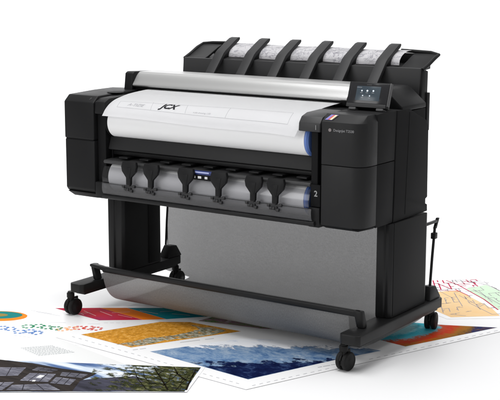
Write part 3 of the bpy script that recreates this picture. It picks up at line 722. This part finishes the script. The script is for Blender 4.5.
# ------------------------------------------------------------------ posters on the floor
ART = {
 'info': [(-0.311, -0.162), (-0.083, 0.017), (0.094, 0.154), (0.34, 0.322), (0.556, 0.327), (0.67, 0.259), (0.587, -0.189), (0.305, -0.385), (0.08, -0.542)],
 'band_red': [(-0.075, -0.004), (0.077, 0.109), (0.344, 0.068), (0.202, -0.04)],
 'band_orange': [(0.078, 0.109), (0.171, 0.174), (0.415, 0.13), (0.345, 0.069)],
 'band_teal': [(0.172, 0.175), (0.35, 0.295), (0.524, 0.252), (0.416, 0.131)],
 'band_green': [(0.351, 0.296), (0.439, 0.332), (0.57, 0.308), (0.525, 0.253)],
 'dots_b': [(-0.044, -0.345), (-0.008, -0.337), (0.055, -0.345), (0.083, -0.317), (0.12, -0.317)],
 'dots_g': [(0.026, -0.27), (0.054, -0.242), (0.098, -0.237), (0.138, -0.227)],
 'dots_o': [(0.17, -0.222), (0.19, -0.191)],
 'dots_r': [(0.208, -0.169), (0.241, -0.146), (0.272, -0.139)],
 'text': [(0.041, -0.505), (0.128, -0.42), (0.235, -0.326), (0.751, -0.449), (0.32, -0.776)],
 'textblock': [(0.215, -0.503), (0.292, -0.41), (0.417, -0.424), (0.334, -0.535)],
 'map': [(0.221, -0.322), (1.188, -0.412), (1.676, 0.902), (1.634, 1.004), (0.95, 0.88)],
 'gold': [(0.281, -0.239), (0.423, 0.081), (0.524, 0.148), (0.771, 0.157), (0.553, -0.26)],
 'gold_river': [(0.481, -0.263), (0.529, -0.116), (0.596, -0.011), (0.622, 0.085), (0.551, 0.113), (0.651, 0.139), (0.716, 0.132), (0.692, 0.031), (0.602, -0.114), (0.548, -0.248)],
 'blue': [(0.644, -0.259), (0.725, -0.117), (0.838, 0.054), (1.051, 0.15), (1.244, 0.245), (1.352, 0.245), (1.285, 0.092), (1.133, -0.32)],
 'navy': [(0.898, -0.261), (0.906, -0.211), (0.964, -0.229), (1.01, -0.219), (1.057, -0.222), (1.11, -0.199), (1.129, -0.136), (1.18, -0.122), (1.203, -0.063), (1.223, 0.002), (1.262, 0.065), (1.276, 0.093), (1.13, -0.316)],
 'navy2': [(0.771, -0.264), (0.779, -0.226), (0.819, -0.205), (0.876, -0.188), (0.896, -0.204), (0.909, -0.258), (0.901, -0.259)],
 'snow': [(0.782, -0.053), (0.831, 0.037), (0.91, 0.1), (1.006, 0.151), (1.104, 0.211), (1.199, 0.277), (1.156, 0.199), (1.045, 0.09), (0.943, 0.051), (0.869, -0.024)],
 'navy_area': [(0.715, -0.24), (0.837, -0.109), (1.045, 0.02), (1.254, 0.181), (1.347, 0.232), (1.284, 0.093), (1.131, -0.318), (0.755, -0.268)],
 'navy_ab': [(0.913, -0.087), (1.087, -0.284)],
 'snow_area': [(0.721, -0.124), (0.824, 0.073), (1.03, 0.184), (1.195, 0.3), (1.304, 0.247), (1.12, 0.042), (0.913, -0.087), (0.79, -0.141)],
 'snow_ab': [(1.017, -0.06), (0.898, 0.117)],
 'pg': [(0.542, 0.179), (0.559, 0.273), (0.626, 0.301), (0.953, 0.306), (0.819, 0.235)],
 'thermal': [(1.242, 0.373), (1.402, 0.347), (1.584, 0.789), (1.395, 0.702), (1.165, 0.622), (1.104, 0.402)],
 'thermal_c': [(1.27, 0.536)],
 'photo': [(0.175, -0.7), (0.929, -0.297), (1.039, -0.55), (0.448, -0.961)],
 'ph_img': [(0.178, -0.702), (0.919, -0.308), (1.031, -0.554), (0.448, -0.96)],
 'ph_ground': [(0.378, -0.884), (0.615, -0.72), (0.7, -0.608), (0.787, -0.52), (0.996, -0.533), (1.029, -0.553), (0.446, -0.958)],
 'ph_roof': [(0.178, -0.702), (0.258, -0.655), (0.384, -0.619), (0.517, -0.604), (0.656, -0.573), (0.662, -0.607), (0.664, -0.672), (0.716, -0.77), (0.447, -0.958)],
 'ph_panels': [(0.263, -0.76), (0.404, -0.67), (0.444, -0.752), (0.342, -0.836), (0.434, -0.641), (0.517, -0.625), (0.515, -0.654), (0.441, -0.678), (0.545, -0.634), (0.639, -0.602), (0.648, -0.644), (0.566, -0.667), (0.459, -0.707), (0.543, -0.663), (0.58, -0.744), (0.489, -0.788), (0.566, -0.688), (0.642, -0.668), (0.665, -0.724), (0.594, -0.748), (0.4, -0.882), (0.484, -0.811), (0.511, -0.896), (0.455, -0.935), (0.501, -0.838), (0.594, -0.758), (0.673, -0.783), (0.522, -0.888)],
 'ph_lights': [(0.504, -0.703), (0.522, -0.697), (0.53, -0.726), (0.512, -0.732), (0.522, -0.758), (0.531, -0.752), (0.54, -0.766), (0.531, -0.772)],
 'ph_tree': [(0.577, -0.493), (0.918, -0.31), (1.03, -0.553), (0.752, -0.745)],
 'ph_tree_ab': [(0.693, -0.599), (0.894, -0.486)],
 'ph_tree_box': [(0.902, -0.322), (0.66, -0.463), (0.785, -0.68), (1.009, -0.549)],
 'ph_branch': [(0.975, -0.573), (0.781, -0.407), (1.026, -0.538), (0.916, -0.334), (0.97, -0.46), (0.837, -0.361), (0.899, -0.509), (0.816, -0.473), (0.934, -0.537), (0.843, -0.561), (0.998, -0.557), (0.939, -0.401), (0.91, -0.421), (0.803, -0.399), (0.958, -0.414), (0.922, -0.33), (0.846, -0.465), (0.827, -0.396), (0.907, -0.608), (0.733, -0.461), (0.819, -0.538), (0.745, -0.509), (0.914, -0.472), (0.877, -0.389), (0.935, -0.549), (0.881, -0.441), (0.878, -0.55), (0.774, -0.46), (0.964, -0.491), (0.94, -0.414), (0.995, -0.521), (0.941, -0.506)],
 'plan': [(0.984, 1.35), (1.081, 1.464), (1.208, 1.495), (1.374, 1.429), (1.578, 0.95), (1.363, 0.786), (1.197, 0.87)],
 'plan_zone': [(1.023, 1.342), (1.193, 1.484), (1.513, 1.189), (1.329, 0.829)],
 'plan_o': [(1.111, 1.137), (1.197, 1.24), (1.447, 1.045), (1.523, 0.954), (1.366, 0.817), (1.232, 0.894)],
 'plan_g': [(1.211, 1.294), (1.259, 1.404), (1.384, 1.317), (1.496, 1.059), (1.475, 1.044)],
 'ell_o': [(-0.084, -0.16), (-0.076, -0.171), (-0.071, -0.183), (-0.069, -0.196), (-0.071, -0.21), (-0.076, -0.225), (-0.083, -0.24), (-0.094, -0.254), (-0.107, -0.267), (-0.122, -0.279), (-0.139, -0.289), (-0.157, -0.297), (-0.175, -0.304), (-0.194, -0.307), (-0.212, -0.309), (-0.229, -0.308), (-0.245, -0.304), (-0.259, -0.298), (-0.27, -0.29), (-0.278, -0.279), (-0.284, -0.267), (-0.286, -0.254), (-0.284, -0.24), (-0.28, -0.225), (-0.272, -0.21), (-0.262, -0.195), (-0.248, -0.182), (-0.233, -0.169), (-0.215, -0.159), (-0.197, -0.15), (-0.178, -0.144), (-0.159, -0.14), (-0.141, -0.139), (-0.123, -0.141), (-0.108, -0.145), (-0.094, -0.151)],
 'ell_t': [(-0.111, -0.161), (-0.106, -0.168), (-0.103, -0.178), (-0.103, -0.188), (-0.105, -0.199), (-0.11, -0.211), (-0.117, -0.223), (-0.127, -0.234), (-0.138, -0.245), (-0.152, -0.255), (-0.166, -0.264), (-0.181, -0.272), (-0.196, -0.278), (-0.212, -0.282), (-0.226, -0.284), (-0.24, -0.284), (-0.252, -0.282), (-0.263, -0.278), (-0.271, -0.272), (-0.277, -0.264), (-0.28, -0.255), (-0.281, -0.245), (-0.279, -0.233), (-0.274, -0.222), (-0.266, -0.21), (-0.257, -0.198), (-0.245, -0.187), (-0.232, -0.176), (-0.217, -0.167), (-0.202, -0.159), (-0.186, -0.154), (-0.17, -0.15), (-0.156, -0.148), (-0.142, -0.148), (-0.13, -0.15), (-0.119, -0.154)],
 'ell_g': [(-0.161, -0.195), (-0.158, -0.198), (-0.157, -0.203), (-0.158, -0.208), (-0.16, -0.214), (-0.164, -0.22), (-0.169, -0.227), (-0.175, -0.233), (-0.182, -0.24), (-0.19, -0.245), (-0.199, -0.251), (-0.208, -0.256), (-0.216, -0.26), (-0.225, -0.263), (-0.233, -0.265), (-0.24, -0.265), (-0.247, -0.265), (-0.252, -0.264), (-0.256, -0.261), (-0.258, -0.258), (-0.259, -0.253), (-0.258, -0.248), (-0.256, -0.242), (-0.253, -0.236), (-0.248, -0.229), (-0.241, -0.223), (-0.234, -0.216), (-0.226, -0.21), (-0.218, -0.205), (-0.209, -0.2), (-0.2, -0.196), (-0.191, -0.193), (-0.183, -0.191), (-0.176, -0.191), (-0.17, -0.191), (-0.164, -0.192)],
 'info_lines': [((0.043, -0.196), (0.114, -0.143)), ((0.199, -0.105), (0.239, -0.077)), ((-0.134, -0.087), (-0.024, -0.077)), ((-0.1, -0.092), (0.024, -0.081)), ((0.064, -0.398), (0.141, -0.378)), ((0.232, -0.339), (0.268, -0.339)), ((0.243, -0.057), (0.256, -0.048)), ((0.263, -0.043), (0.276, -0.034)), ((0.283, -0.029), (0.296, -0.02)), ((0.303, -0.015), (0.316, -0.006))],
 'band_lines': [((0.037, -0.034), (0.095, 0.025)), ((0.054, 0.034), (0.146, 0.004)), ((0.114, 0.067), (0.201, 0.042)), ((0.17, 0.077), (0.222, 0.132)), ((0.211, 0.068), (0.288, 0.066)), ((0.246, 0.169), (0.338, 0.175)), ((0.325, 0.204), (0.367, 0.253)), ((0.385, 0.208), (0.461, 0.233)), ((0.419, 0.289), (0.503, 0.281)), ((0.028, 0.007), (0.095, -0.013))],
 'ticks': [((0.271, -0.279), (0.288, -0.281)), ((0.309, -0.283), (0.326, -0.285)), ((0.346, -0.288), (0.363, -0.29)), ((0.383, -0.292), (0.4, -0.294)), ((0.42, -0.296), (0.437, -0.298)), ((0.457, -0.3), (0.473, -0.302)), ((0.493, -0.304), (0.509, -0.306)), ((0.529, -0.308), (0.545, -0.31)), ((0.564, -0.312), (0.581, -0.314)), ((0.6, -0.316), (0.616, -0.318)), ((0.634, -0.32), (0.65, -0.322)), ((0.669, -0.324), (0.685, -0.326)), ((0.703, -0.328), (0.719, -0.33)), ((0.737, -0.332), (0.752, -0.334)), ((0.77, -0.336), (0.786, -0.337)), ((0.804, -0.34), (0.819, -0.341)), ((0.837, -0.343), (0.852, -0.345)), ((0.869, -0.347), (0.884, -0.349)), ((0.902, -0.351), (0.916, -0.352)), ((0.934, -0.354), (0.948, -0.356)), ((0.965, -0.358), (0.98, -0.359)), ((0.997, -0.361), (1.011, -0.363)), ((1.028, -0.365), (1.042, -0.366)), ((1.059, -0.368), (1.073, -0.37)), ((1.09, -0.372), (1.104, -0.373)), ((1.12, -0.375), (1.134, -0.377)), ((1.183, -0.368), (1.187, -0.353)), ((1.194, -0.339), (1.198, -0.324)), ((1.205, -0.31), (1.209, -0.295)), ((1.216, -0.28), (1.221, -0.265)), ((1.227, -0.251), (1.232, -0.235)), ((1.238, -0.221), (1.243, -0.205)), ((1.249, -0.19), (1.255, -0.175)), ((1.261, -0.16), (1.266, -0.144)), ((1.272, -0.129), (1.278, -0.113)), ((1.284, -0.098), (1.289, -0.082)), ((1.296, -0.067), (1.301, -0.05)), ((1.368, 0.126), (1.374, 0.144)), ((1.381, 0.16), (1.386, 0.177)), ((1.393, 0.193), (1.399, 0.211)), ((1.406, 0.227), (1.412, 0.244)), ((1.419, 0.261), (1.424, 0.279)), ((1.432, 0.295), (1.437, 0.313)), ((1.444, 0.33), (1.45, 0.348)), ((1.458, 0.365), (1.464, 0.383)), ((1.471, 0.4), (1.477, 0.418)), ((1.484, 0.435), (1.49, 0.454)), ((1.498, 0.471), (1.504, 0.49)), ((1.511, 0.507), (1.517, 0.526)), ((1.525, 0.544), (1.531, 0.563)), ((1.539, 0.58), (1.545, 0.6)), ((1.552, 0.618), (1.559, 0.637)), ((1.567, 0.655), (1.573, 0.675)), ((1.581, 0.693), (1.587, 0.713)), ((1.595, 0.731), (1.602, 0.751))],
 'caps': [((0.579, -0.281), (0.589, -0.263)), ((0.594, -0.257), (0.606, -0.236)), ((1.263, -0.064), (1.27, -0.048)), ((1.272, -0.044), (1.286, -0.017)), ((1.287, -0.012), (1.295, 0.003)), ((0.666, -0.102), (0.709, -0.032)), ((0.721, -0.015), (0.741, 0.016))],
 'plan_red': [((1.063, 1.212), (1.131, 1.194)), ((1.063, 1.302), (1.168, 1.241)), ((1.131, 1.194), (1.212, 1.229)), ((1.072, 1.377), (1.154, 1.331)), ((1.143, 1.335), (1.191, 1.38)), ((1.154, 1.331), (1.358, 1.162)), ((1.163, 1.44), (1.24, 1.358)), ((1.358, 1.162), (1.478, 1.037)), ((1.179, 1.249), (1.286, 1.174)), ((1.046, 1.267), (1.101, 1.216)), ((1.141, 1.402), (1.198, 1.418))],
 'plan_grey': [((1.096, 1.37), (1.137, 1.41)), ((1.131, 1.422), (1.216, 1.454)), ((1.179, 1.405), (1.238, 1.428)), ((1.239, 1.162), (1.392, 1.045)), ((1.336, 1.066), (1.486, 0.957)), ((1.392, 1.045), (1.393, 1.085)), ((1.322, 0.977), (1.34, 0.989)), ((1.255, 1.413), (1.38, 1.325)), ((1.347, 1.196), (1.357, 1.216)), ((1.486, 0.957), (1.542, 1.014)), ((1.139, 1.178), (1.254, 1.09)), ((1.187, 1.043), (1.199, 1.066)), ((1.245, 1.295), (1.449, 1.124)), ((1.343, 0.857), (1.407, 0.874))],
}
def plate(name,pts,z,m,parent,base,th=.0004):
    b=MB(); b.prism([(x,y) for x,y in pts],'z',z,z+th,0); o=b.build(name,m,parent,smooth=False)
    o.location=(-base[0],-base[1],0) if parent else (0,0,0); return o
def flat(name,pts,z,m,parent,base):
    b=MB(); b.poly([(x,y,z) for x,y in pts]); 
    o=b.build(name,m,parent,smooth=False); o.location=(-base[0],-base[1],0); return o
def lines2(name,segs,z,m,parent,base,w=.0015):
    b=MB()
    for (p,q) in segs:
        p=Vector((*p,z)); q=Vector((*q,z)); d=(q-p)
        if d.length<1e-5: continue
        n=Vector((-d.y,d.x,0)).normalized()*w/2; b.poly([p-n,q-n,q+n,p+n])
    o=b.build(name,m,parent,smooth=False); o.location=(-base[0],-base[1],0); return o
def blobs(name,cs,z0,m,parent,base,rx,ry=None):
    b=MB()
    for q_,(x,y) in enumerate(cs):
        z=z0+q_*.000012
        n=14; b.poly([(x+rx*math.cos(2*math.pi*k/n),y+(ry or rx)*math.sin(2*math.pi*k/n),z) for k in range(n)])
    o=b.build(name,m,parent,smooth=False); o.location=(-base[0],-base[1],0); return o
def flatc(name,c,rough=.6): return mat(name,c,rough,.015)
def rough_edge(pts,amp,it=3,seed=1):
    rr=random.Random(seed); P_=[Vector(p) for p in pts]
    for k in range(it):
        Q=[]
        for i,p in enumerate(P_):
            q=P_[(i+1)%len(P_)]; d=q-p; n=Vector((-d.y,d.x)); L_=d.length
            Q+= [p,(p+q)/2+(n.normalized()*rr.uniform(-1,1)*min(amp,L_*.22) if L_>1e-4 else n)]
        P_=Q; amp*=.6
    return [tuple(p) for p in P_]
def rough_line(pts,amp,it=4,seed=1):
    rr=random.Random(seed); P_=[Vector(p) for p in pts]
    for k in range(it):
        Q=[]
        for p,q in zip(P_,P_[1:]):
            d=q-p; n=Vector((-d.y,d.x)); L_=max(d.length,1e-6); Q+=[p,(p+q)/2+n/L_*rr.uniform(-1,1)*min(amp,L_*.25)]
        P_=Q+[P_[-1]]; amp*=.65
    return [tuple(p) for p in P_]
def lerp(p,q,f): return (p[0]+(q[0]-p[0])*f,p[1]+(q[1]-p[1])*f)
POSTERP=mat('coated_poster_paper',(.86,.86,.865),.4,.25)
TEXTP=mat('off_white_poster_paper',(.735,.74,.735),.45,.25)
def poster(label,base):
    t=empty('poster',(base[0],base[1],0)); tag(t,label,'poster','printed posters spread on the floor'); return t

# A infographic
def mask_mat(name,stops,scale,thr=.5,soft=.04,msc=(30,30,30),a=None,b_=None,rot=0,gain=.35):
    m=noise_mat(name,stops,scale,10,.4,.4,rot,.75); nt=m.node_tree; N=nt.nodes; L=nt.links.new
    tc=N.new('ShaderNodeTexCoord'); mp=N.new('ShaderNodeMapping'); mp.inputs['Scale'].default_value=msc; mp.inputs['Rotation'].default_value=(0,0,rot)
    n=N.new('ShaderNodeTexNoise'); n.inputs['Scale'].default_value=1; n.inputs['Detail'].default_value=10; n.inputs['Roughness'].default_value=.7
    L(tc.outputs['Object'],mp.inputs['Vector']); L(mp.outputs['Vector'],n.inputs['Vector']); src=n.outputs['Fac']
    if a is not None:                       # denser from a towards b
        sep=N.new('ShaderNodeVectorMath'); sep.operation='DOT_PRODUCT'
        d=Vector((b_[0]-a[0],b_[1]-a[1],0)); q=d/d.length_squared; sep.inputs[1].default_value=q; off=-(a[0]*q.x+a[1]*q.y)
        L(tc.outputs['Object'],sep.inputs[0])
        ad=N.new('ShaderNodeMath'); ad.operation='ADD'; ad.inputs[1].default_value=off-.5; L(sep.outputs['Value'],ad.inputs[0])
        cl=N.new('ShaderNodeClamp'); cl.inputs['Min'].default_value=-.5; cl.inputs['Max'].default_value=.5; L(ad.outputs[0],cl.inputs['Value'])
        mu=N.new('ShaderNodeMath'); mu.operation='MULTIPLY_ADD'; mu.inputs[1].default_value=gain; L(cl.outputs[0],mu.inputs[0]); L(src,mu.inputs[2]); src=mu.outputs[0]
    mr=N.new('ShaderNodeMapRange'); mr.inputs['From Min'].default_value=thr-soft; mr.inputs['From Max'].default_value=thr+soft; L(src,mr.inputs['Value'])
    tr=N.new('ShaderNodeBsdfTransparent'); mx=N.new('ShaderNodeMixShader')
    L(mr.outputs['Result'],mx.inputs[0]); L(tr.outputs[0],mx.inputs[1]); L(N['Principled BSDF'].outputs[0],mx.inputs[2]); L(mx.outputs[0],N['Material Output'].inputs['Surface']); return m
bs=ART['info'][0]; T=poster('white infographic poster with a red, orange and teal band near the front left caster',bs)
plate('sheet',ART['info'],.0003,POSTERP,T,bs)
Z=.0009
flat('maroon_band',ART['band_red'],Z,noise_mat('maroon_band_print',[(.35,(.60,.015,.02)),(.65,(.32,.02,.10))],(4,4,4)),T,bs)
flat('orange_band',ART['band_orange'],Z,flatc('orange_band_print',(.82,.20,.012)),T,bs)
flat('teal_band',ART['band_teal'],Z,noise_mat('teal_band_print',[(.35,(.003,.19,.26)),(.65,(.005,.28,.30))],(6,6,6)),T,bs)
flat('green_band',ART['band_green'],Z,flatc('green_band_print',(.01,.16,.07)),T,bs)
flat('orange_disc',ART['ell_o'],Z,flatc('orange_disc_print',(.75,.24,.02)),T,bs)
flat('teal_disc',ART['ell_t'],Z+.0002,flatc('teal_disc_print',(.012,.21,.20)),T,bs)
flat('olive_spot',ART['ell_g'],Z+.0004,flatc('olive_print',(.30,.22,.06)),T,bs)
rn=random.Random(5)
for nm,c,key in (('blue_dots',(.08,.20,.50),'dots_b'),('green_dots',(.01,.22,.09),'dots_g'),('orange_dots',(.85,.40,.18),'dots_o'),('red_dots',(.65,.06,.04),'dots_r')):
    cs=[]
    for x,y in ART[key]:
        for k in range(7):
            a=k*.8976+rn.uniform(-.15,.15); r_=rn.uniform(.85,1)*.023; cs.append((x+r_*math.cos(a),y+r_*math.sin(a)))
    blobs(nm,cs,Z,flatc(nm+'_print',c),T,bs,.0066)
lines2('caption_lines',ART['info_lines'],Z,PALEINK,T,bs,.003)
lines2('band_curves',ART['band_lines'],Z+.0002,flatc('pale_curve_print',(.75,.45,.45)),T,bs,.0035)
# B text poster
bs=ART['text'][0]; T=poster('off-white poster with a block of fine grey text at the left edge',bs)
plate('sheet',ART['text'],.0012,TEXTP,T,bs)
tl=[]
A0,A1,A2,A3=ART['textblock']
for k in range(9):
    a=lerp(A0,A3,k/8); c=lerp(A1,A2,k/8); f=0
    while f<.98:
        w=rn.uniform(.03,.10); tl.append((lerp(a,c,f),lerp(a,c,min(1,f+w)))); f+=w+.018
lines2('text_block',tl,.0018,flatc('text_print',(.30,.32,.34)),T,bs,.0046)
# C map poster
bs=ART['map'][0]; T=poster('large white poster of satellite images, blue, golden and thermal, under the printer',bs)
plate('sheet',ART['map'],.0016,POSTERP,T,bs,.0005)
Z=.0023
flat('golden_image',ART['gold'],Z,noise_mat('golden_terrain_print',[(.33,(.22,.10,.02)),(.44,(.46,.20,.02)),(.53,(.64,.29,.03)),(.64,(.80,.52,.20))],(46,46,46),12,.3,.4,.3,.85),T,bs)
flat('river_streak',rough_edge(ART['gold_river'],.012,3,4),Z+.0002,mask_mat('river_print',[(.34,(.05,.06,.035)),(.47,(.20,.19,.12)),(.56,(.45,.43,.34)),(.66,(.62,.60,.52))],(40,80,40),.44,.04,(22,44,22),rot=.6),T,bs)
flat('blue_image',ART['blue'],Z,noise_mat('glacier_print',[(.30,(.02,.06,.18)),(.41,(.07,.15,.31)),(.5,(.17,.27,.42)),(.58,(.27,.35,.46)),(.66,(.45,.54,.64)),(.74,(.72,.78,.84))],(12,19,12),12,.35,.4,-.6,.80),T,bs)
NV=[(.35,(.002,.004,.028)),(.52,(.005,.011,.055)),(.68,(.05,.09,.20))]
flat('navy_water',ART['navy_area'],Z+.0002,mask_mat('navy_print',NV,(18,18,18),.50,.03,(11,17,11),ART['navy_ab'][0],ART['navy_ab'][1],.3,.62),T,bs)
flat('snow_cover',ART['snow_area'],Z+.0004,mask_mat('snow_print',[(.3,(.55,.60,.72)),(.45,(.80,.82,.86)),(.8,(.86,.86,.88))],(12,20,10),.50,.03,(12,24,12),ART['snow_ab'][0],ART['snow_ab'][1],-.5,.75),T,bs)
flat('pink_green_image',rough_edge(ART['pg'],.004,3,6),Z,noise_mat('meadow_print',[(.35,(.03,.12,.03)),(.46,(.22,.30,.14)),(.54,(.38,.18,.26)),(.66,(.55,.50,.52))],(16,30,16),8,.8,.4,-.5,.8),T,bs)
def thermal():
    m=bpy.data.materials.new('thermal_print'); m.use_nodes=True; nt=m.node_tree; N=nt.nodes; L=nt.links.new
    b=N['Principled BSDF']; b.inputs['Roughness'].default_value=.6; b.inputs['Specular IOR Level'].default_value=.015
    tc=N.new('ShaderNodeTexCoord'); mp=N.new('ShaderNodeMapping'); mp.vector_type='TEXTURE'
    cx,cy=ART['thermal_c'][0]; mp.inputs['Location'].default_value=(cx,cy,Z); mp.inputs['Rotation'].default_value=(0,0,R(72)); mp.inputs['Scale'].default_value=(.40,.24,1)
    g=N.new('ShaderNodeTexGradient'); g.gradient_type='SPHERICAL'
    n=N.new('ShaderNodeTexNoise'); n.inputs['Scale'].default_value=30; n.inputs['Detail'].default_value=8; n.inputs['Roughness'].default_value=.75
    ma=N.new('ShaderNodeMath'); ma.operation='MULTIPLY_ADD'; ma.inputs[1].default_value=.55
    su=N.new('ShaderNodeMath'); su.operation='ADD'; su.inputs[1].default_value=-.275
    L(tc.outputs['Object'],mp.inputs[0]); L(mp.outputs[0],g.inputs[0]); L(tc.outputs['Object'],n.inputs['Vector'])
    L(n.outputs['Fac'],ma.inputs[0]); L(g.outputs['Fac'],ma.inputs[2]); L(ma.outputs[0],su.inputs[0])
    cr_=N.new('ShaderNodeValToRGB'); el=cr_.color_ramp.elements
    st_=[(.0,(.02,.025,.10)),(.06,(.16,.08,.02)),(.18,(.32,.13,.015)),(.34,(.50,.03,.01)),(.46,(.42,.08,.03)),(.53,(.10,.42,.52)),(.68,(.02,.45,.58)),(.85,(.35,.70,.75))]
    while len(el)<len(st_): el.new(.5)
    for e,(p,c) in zip(el,st_): e.position=p; e.color=(*c,1)
    L(su.outputs[0],cr_.inputs[0]); L(cr_.outputs[0],b.inputs['Base Color']); return m
flat('thermal_image',ART['thermal'],Z,thermal(),T,(0,0)).location=(-bs[0],-bs[1],0)
lines2('margin_ticks',ART['ticks'],Z,GREYINK,T,bs,.004)
lines2('caption',ART['caps'],Z,GREYINK,T,bs,.006)
# D photo poster
bs=ART['photo'][0]; T=poster('landscape photo poster of a slatted roof and a green tree, nearest the camera',bs)
plate('sheet',ART['photo'],.0027,POSTERP,T,bs,.0005)
Z=.0034
flat('sky_area',ART['ph_img'],Z,noise_mat('cloud_print',[(.36,(.030,.055,.16)),(.47,(.10,.17,.34)),(.55,(.50,.58,.68)),(.68,(.78,.80,.83))],(2.2,16,4),5,.3,.35,.62,.5),T,bs)
flat('dusk_ground',ART['ph_ground'],Z+.0002,noise_mat('dusk_print',[(.3,(.025,.025,.035)),(.6,(.07,.07,.10)),(.8,(.12,.11,.13))],(6,14,6),6,.4,.35,.6,.6),T,bs)
flat('roof',ART['ph_roof'],Z+.0004,noise_mat('roof_print',[(.3,(.012,.010,.010)),(.6,(.035,.028,.025)),(.8,(.09,.07,.055))],(8,40,8),8,.5,.35,.6,.7),T,bs)
RP=mask_mat('roof_panel_print',[(.3,(.06,.06,.08)),(.5,(.17,.17,.21)),(.68,(.42,.42,.48))],(6,34,6),.36,.07,(7,24,7),rot=.6)
for k in range(len(ART['ph_panels'])//4): flat('roof_panel',ART['ph_panels'][4*k:4*k+4],Z+.0006,RP,T,bs)
sg=[]
for k in range(len(ART['ph_panels'])//4):
    a_,b2_,c_,d_=ART['ph_panels'][4*k:4*k+4]
    for q in range(1,6):
        f=q/6+rn.uniform(-.03,.03); sg.append((lerp(a_,d_,f),lerp(b2_,c_,f)))
    sg.append((lerp(a_,b2_,.33),lerp(d_,c_,.3))); sg.append((lerp(a_,b2_,.68),lerp(d_,c_,.7)))
lines2('roof_slats',sg,Z+.0007,flatc('slat_print',(.035,.033,.04)),T,bs,.0032)
flat('roof_light',ART['ph_lights'][0:4],Z+.0008,WHITEP,T,bs); flat('roof_light',ART['ph_lights'][4:8],Z+.0008,WHITEP,T,bs)
flat('foliage',ART['ph_tree'],Z+.0005,mask_mat('foliage_print',[(.36,(.005,.006,.003)),(.47,(.025,.030,.010)),(.55,(.075,.078,.030)),(.66,(.22,.22,.12))],(30,50,30),.495,.05,(22,40,22),ART['ph_tree_ab'][0],ART['ph_tree_ab'][1],.6,.16),T,bs)
rn=random.Random(11)
b=MB()
for k in range(len(ART['ph_branch'])//2):
    p,q=ART['ph_branch'][2*k:2*k+2]; w0=.007 if k<3 else .0035
    p=Vector((*p,Z+.0010)); q=Vector((*q,Z+.0010)); n=Vector((-(q-p).y,(q-p).x,0)).normalized()
    mid=(p+q)/2+n*.012*rn.uniform(-1,1)
    b.strip([p-n*w0*.5,mid-n*w0*.4,q-n*w0*.25],[p+n*w0*.5,mid+n*w0*.4,q+n*w0*.25])
o=b.build('branches',flatc('branch_print',(.012,.010,.006)),T,smooth=False); o.location=(-bs[0],-bs[1],0)
# E floor plan
bs=ART['plan'][0]; T=poster('architect floor plan in pale orange and green with red walls, behind the printer',bs)
plate('sheet',ART['plan'],.0024,POSTERP,T,bs,.0005)
Z=.0031
flat('orange_rooms',ART['plan_o'],Z,noise_mat('peach_print',[(.3,(.84,.56,.28)),(.7,(.86,.66,.40))],(4,4,4)),T,bs)
flat('green_rooms',ART['plan_g'],Z,noise_mat('mint_print',[(.3,(.55,.74,.54)),(.7,(.62,.77,.60))],(4,4,4)),T,bs)
q0_,q1_,q2_,q3_=ART['plan_zone']; rn=random.Random(9); rs=list(ART['plan_red']); gs=list(ART['plan_grey'])
def pz(u,v): return lerp(lerp(q0_,q1_,u),lerp(q3_,q2_,u),v)
us=[0,.09,.20,.28,.40,.47,.58,.70,.79,.90,1]; vs=[0,.10,.22,.30,.42,.55,.70,.84,1]
for a_ in range(len(us)):
    for b2_ in range(len(vs)):
        for h in (0,1):
            if (a_+h>=len(us)) or (b2_+1-h>=len(vs)) or rn.random()<.42: continue
            p=pz(us[a_],vs[b2_]); q=pz(us[a_+1],vs[b2_]) if h else pz(us[a_],vs[b2_+1])
            if rn.random()<.35: q=lerp(p,q,.6)
            (rs if b2_<3 and rn.random()<.7 else gs).append((p,q))
            if rn.random()<.5:
                m_=lerp(p,q,.5); gs.append((m_,(m_[0]+rn.uniform(-.02,.02),m_[1]+rn.uniform(-.02,.02))))
lines2('red_walls',rs,Z+.0002,flatc('crimson_print',(.50,.03,.09)),T,bs,.0062)
lines2('grey_walls',gs,Z+.0003,flatc('grey_wall_print',(.36,.33,.36)),T,bs,.0035)

# ------------------------------------------------------------------ camera
cam=bpy.data.cameras.new('camera'); co=bpy.data.objects.new('camera',cam); COL.objects.link(co)
cam.sensor_width=36; cam.lens=1281.7946/500*36; cam.clip_end=200; cam.clip_start=.1
a,b_,r_=R(-34.4086),R(10.4402),R(.127)
F=Vector((math.sin(a)*math.cos(b_),math.cos(a)*math.cos(b_),-math.sin(b_))); Rt=Vector((math.cos(a),-math.sin(a),0)); U=Rt.cross(F)
R2=Rt*math.cos(r_)+U*math.sin(r_); U2=U*math.cos(r_)-Rt*math.sin(r_)
M=Matrix((R2,U2,-F)).transposed().to_4x4(); M.translation=Vector((3.5692,-3.8674,1.4344)); co.matrix_world=M
sc.camera=co

# ------------------------------------------------------------------ light
w=bpy.data.worlds.new('World'); sc.world=w; w.use_nodes=True
w.node_tree.nodes['Background'].inputs[0].default_value=(1,1,1,1); w.node_tree.nodes['Background'].inputs[1].default_value=.42
def area(name,loc,target,size,power,sy=None):
    l=bpy.data.lights.new(name,'AREA'); l.energy=power; l.size=size
    if sy: l.shape='RECTANGLE'; l.size_y=sy
    o=bpy.data.objects.new(name,l); COL.objects.link(o); o.location=loc
    o.rotation_euler=(Vector(target)-Vector(loc)).to_track_quat('-Z','Y').to_euler(); return o
area('key_softbox',(.9,-.2,4.4),(.7,.2,0),3.6,188,3.0)
area('front_softbox',(.2,-2.1,1.3),(1.2,.0,.7),1.2,13)
area('backdrop_lamp',(-1.5,3.2,5.5),(-4.2,7.5,1.2),4.0,600,3.0)
sc.view_settings.view_transform='Standard'; sc.view_settings.look='None'; sc.view_settings.exposure=0; sc.view_settings.gamma=1
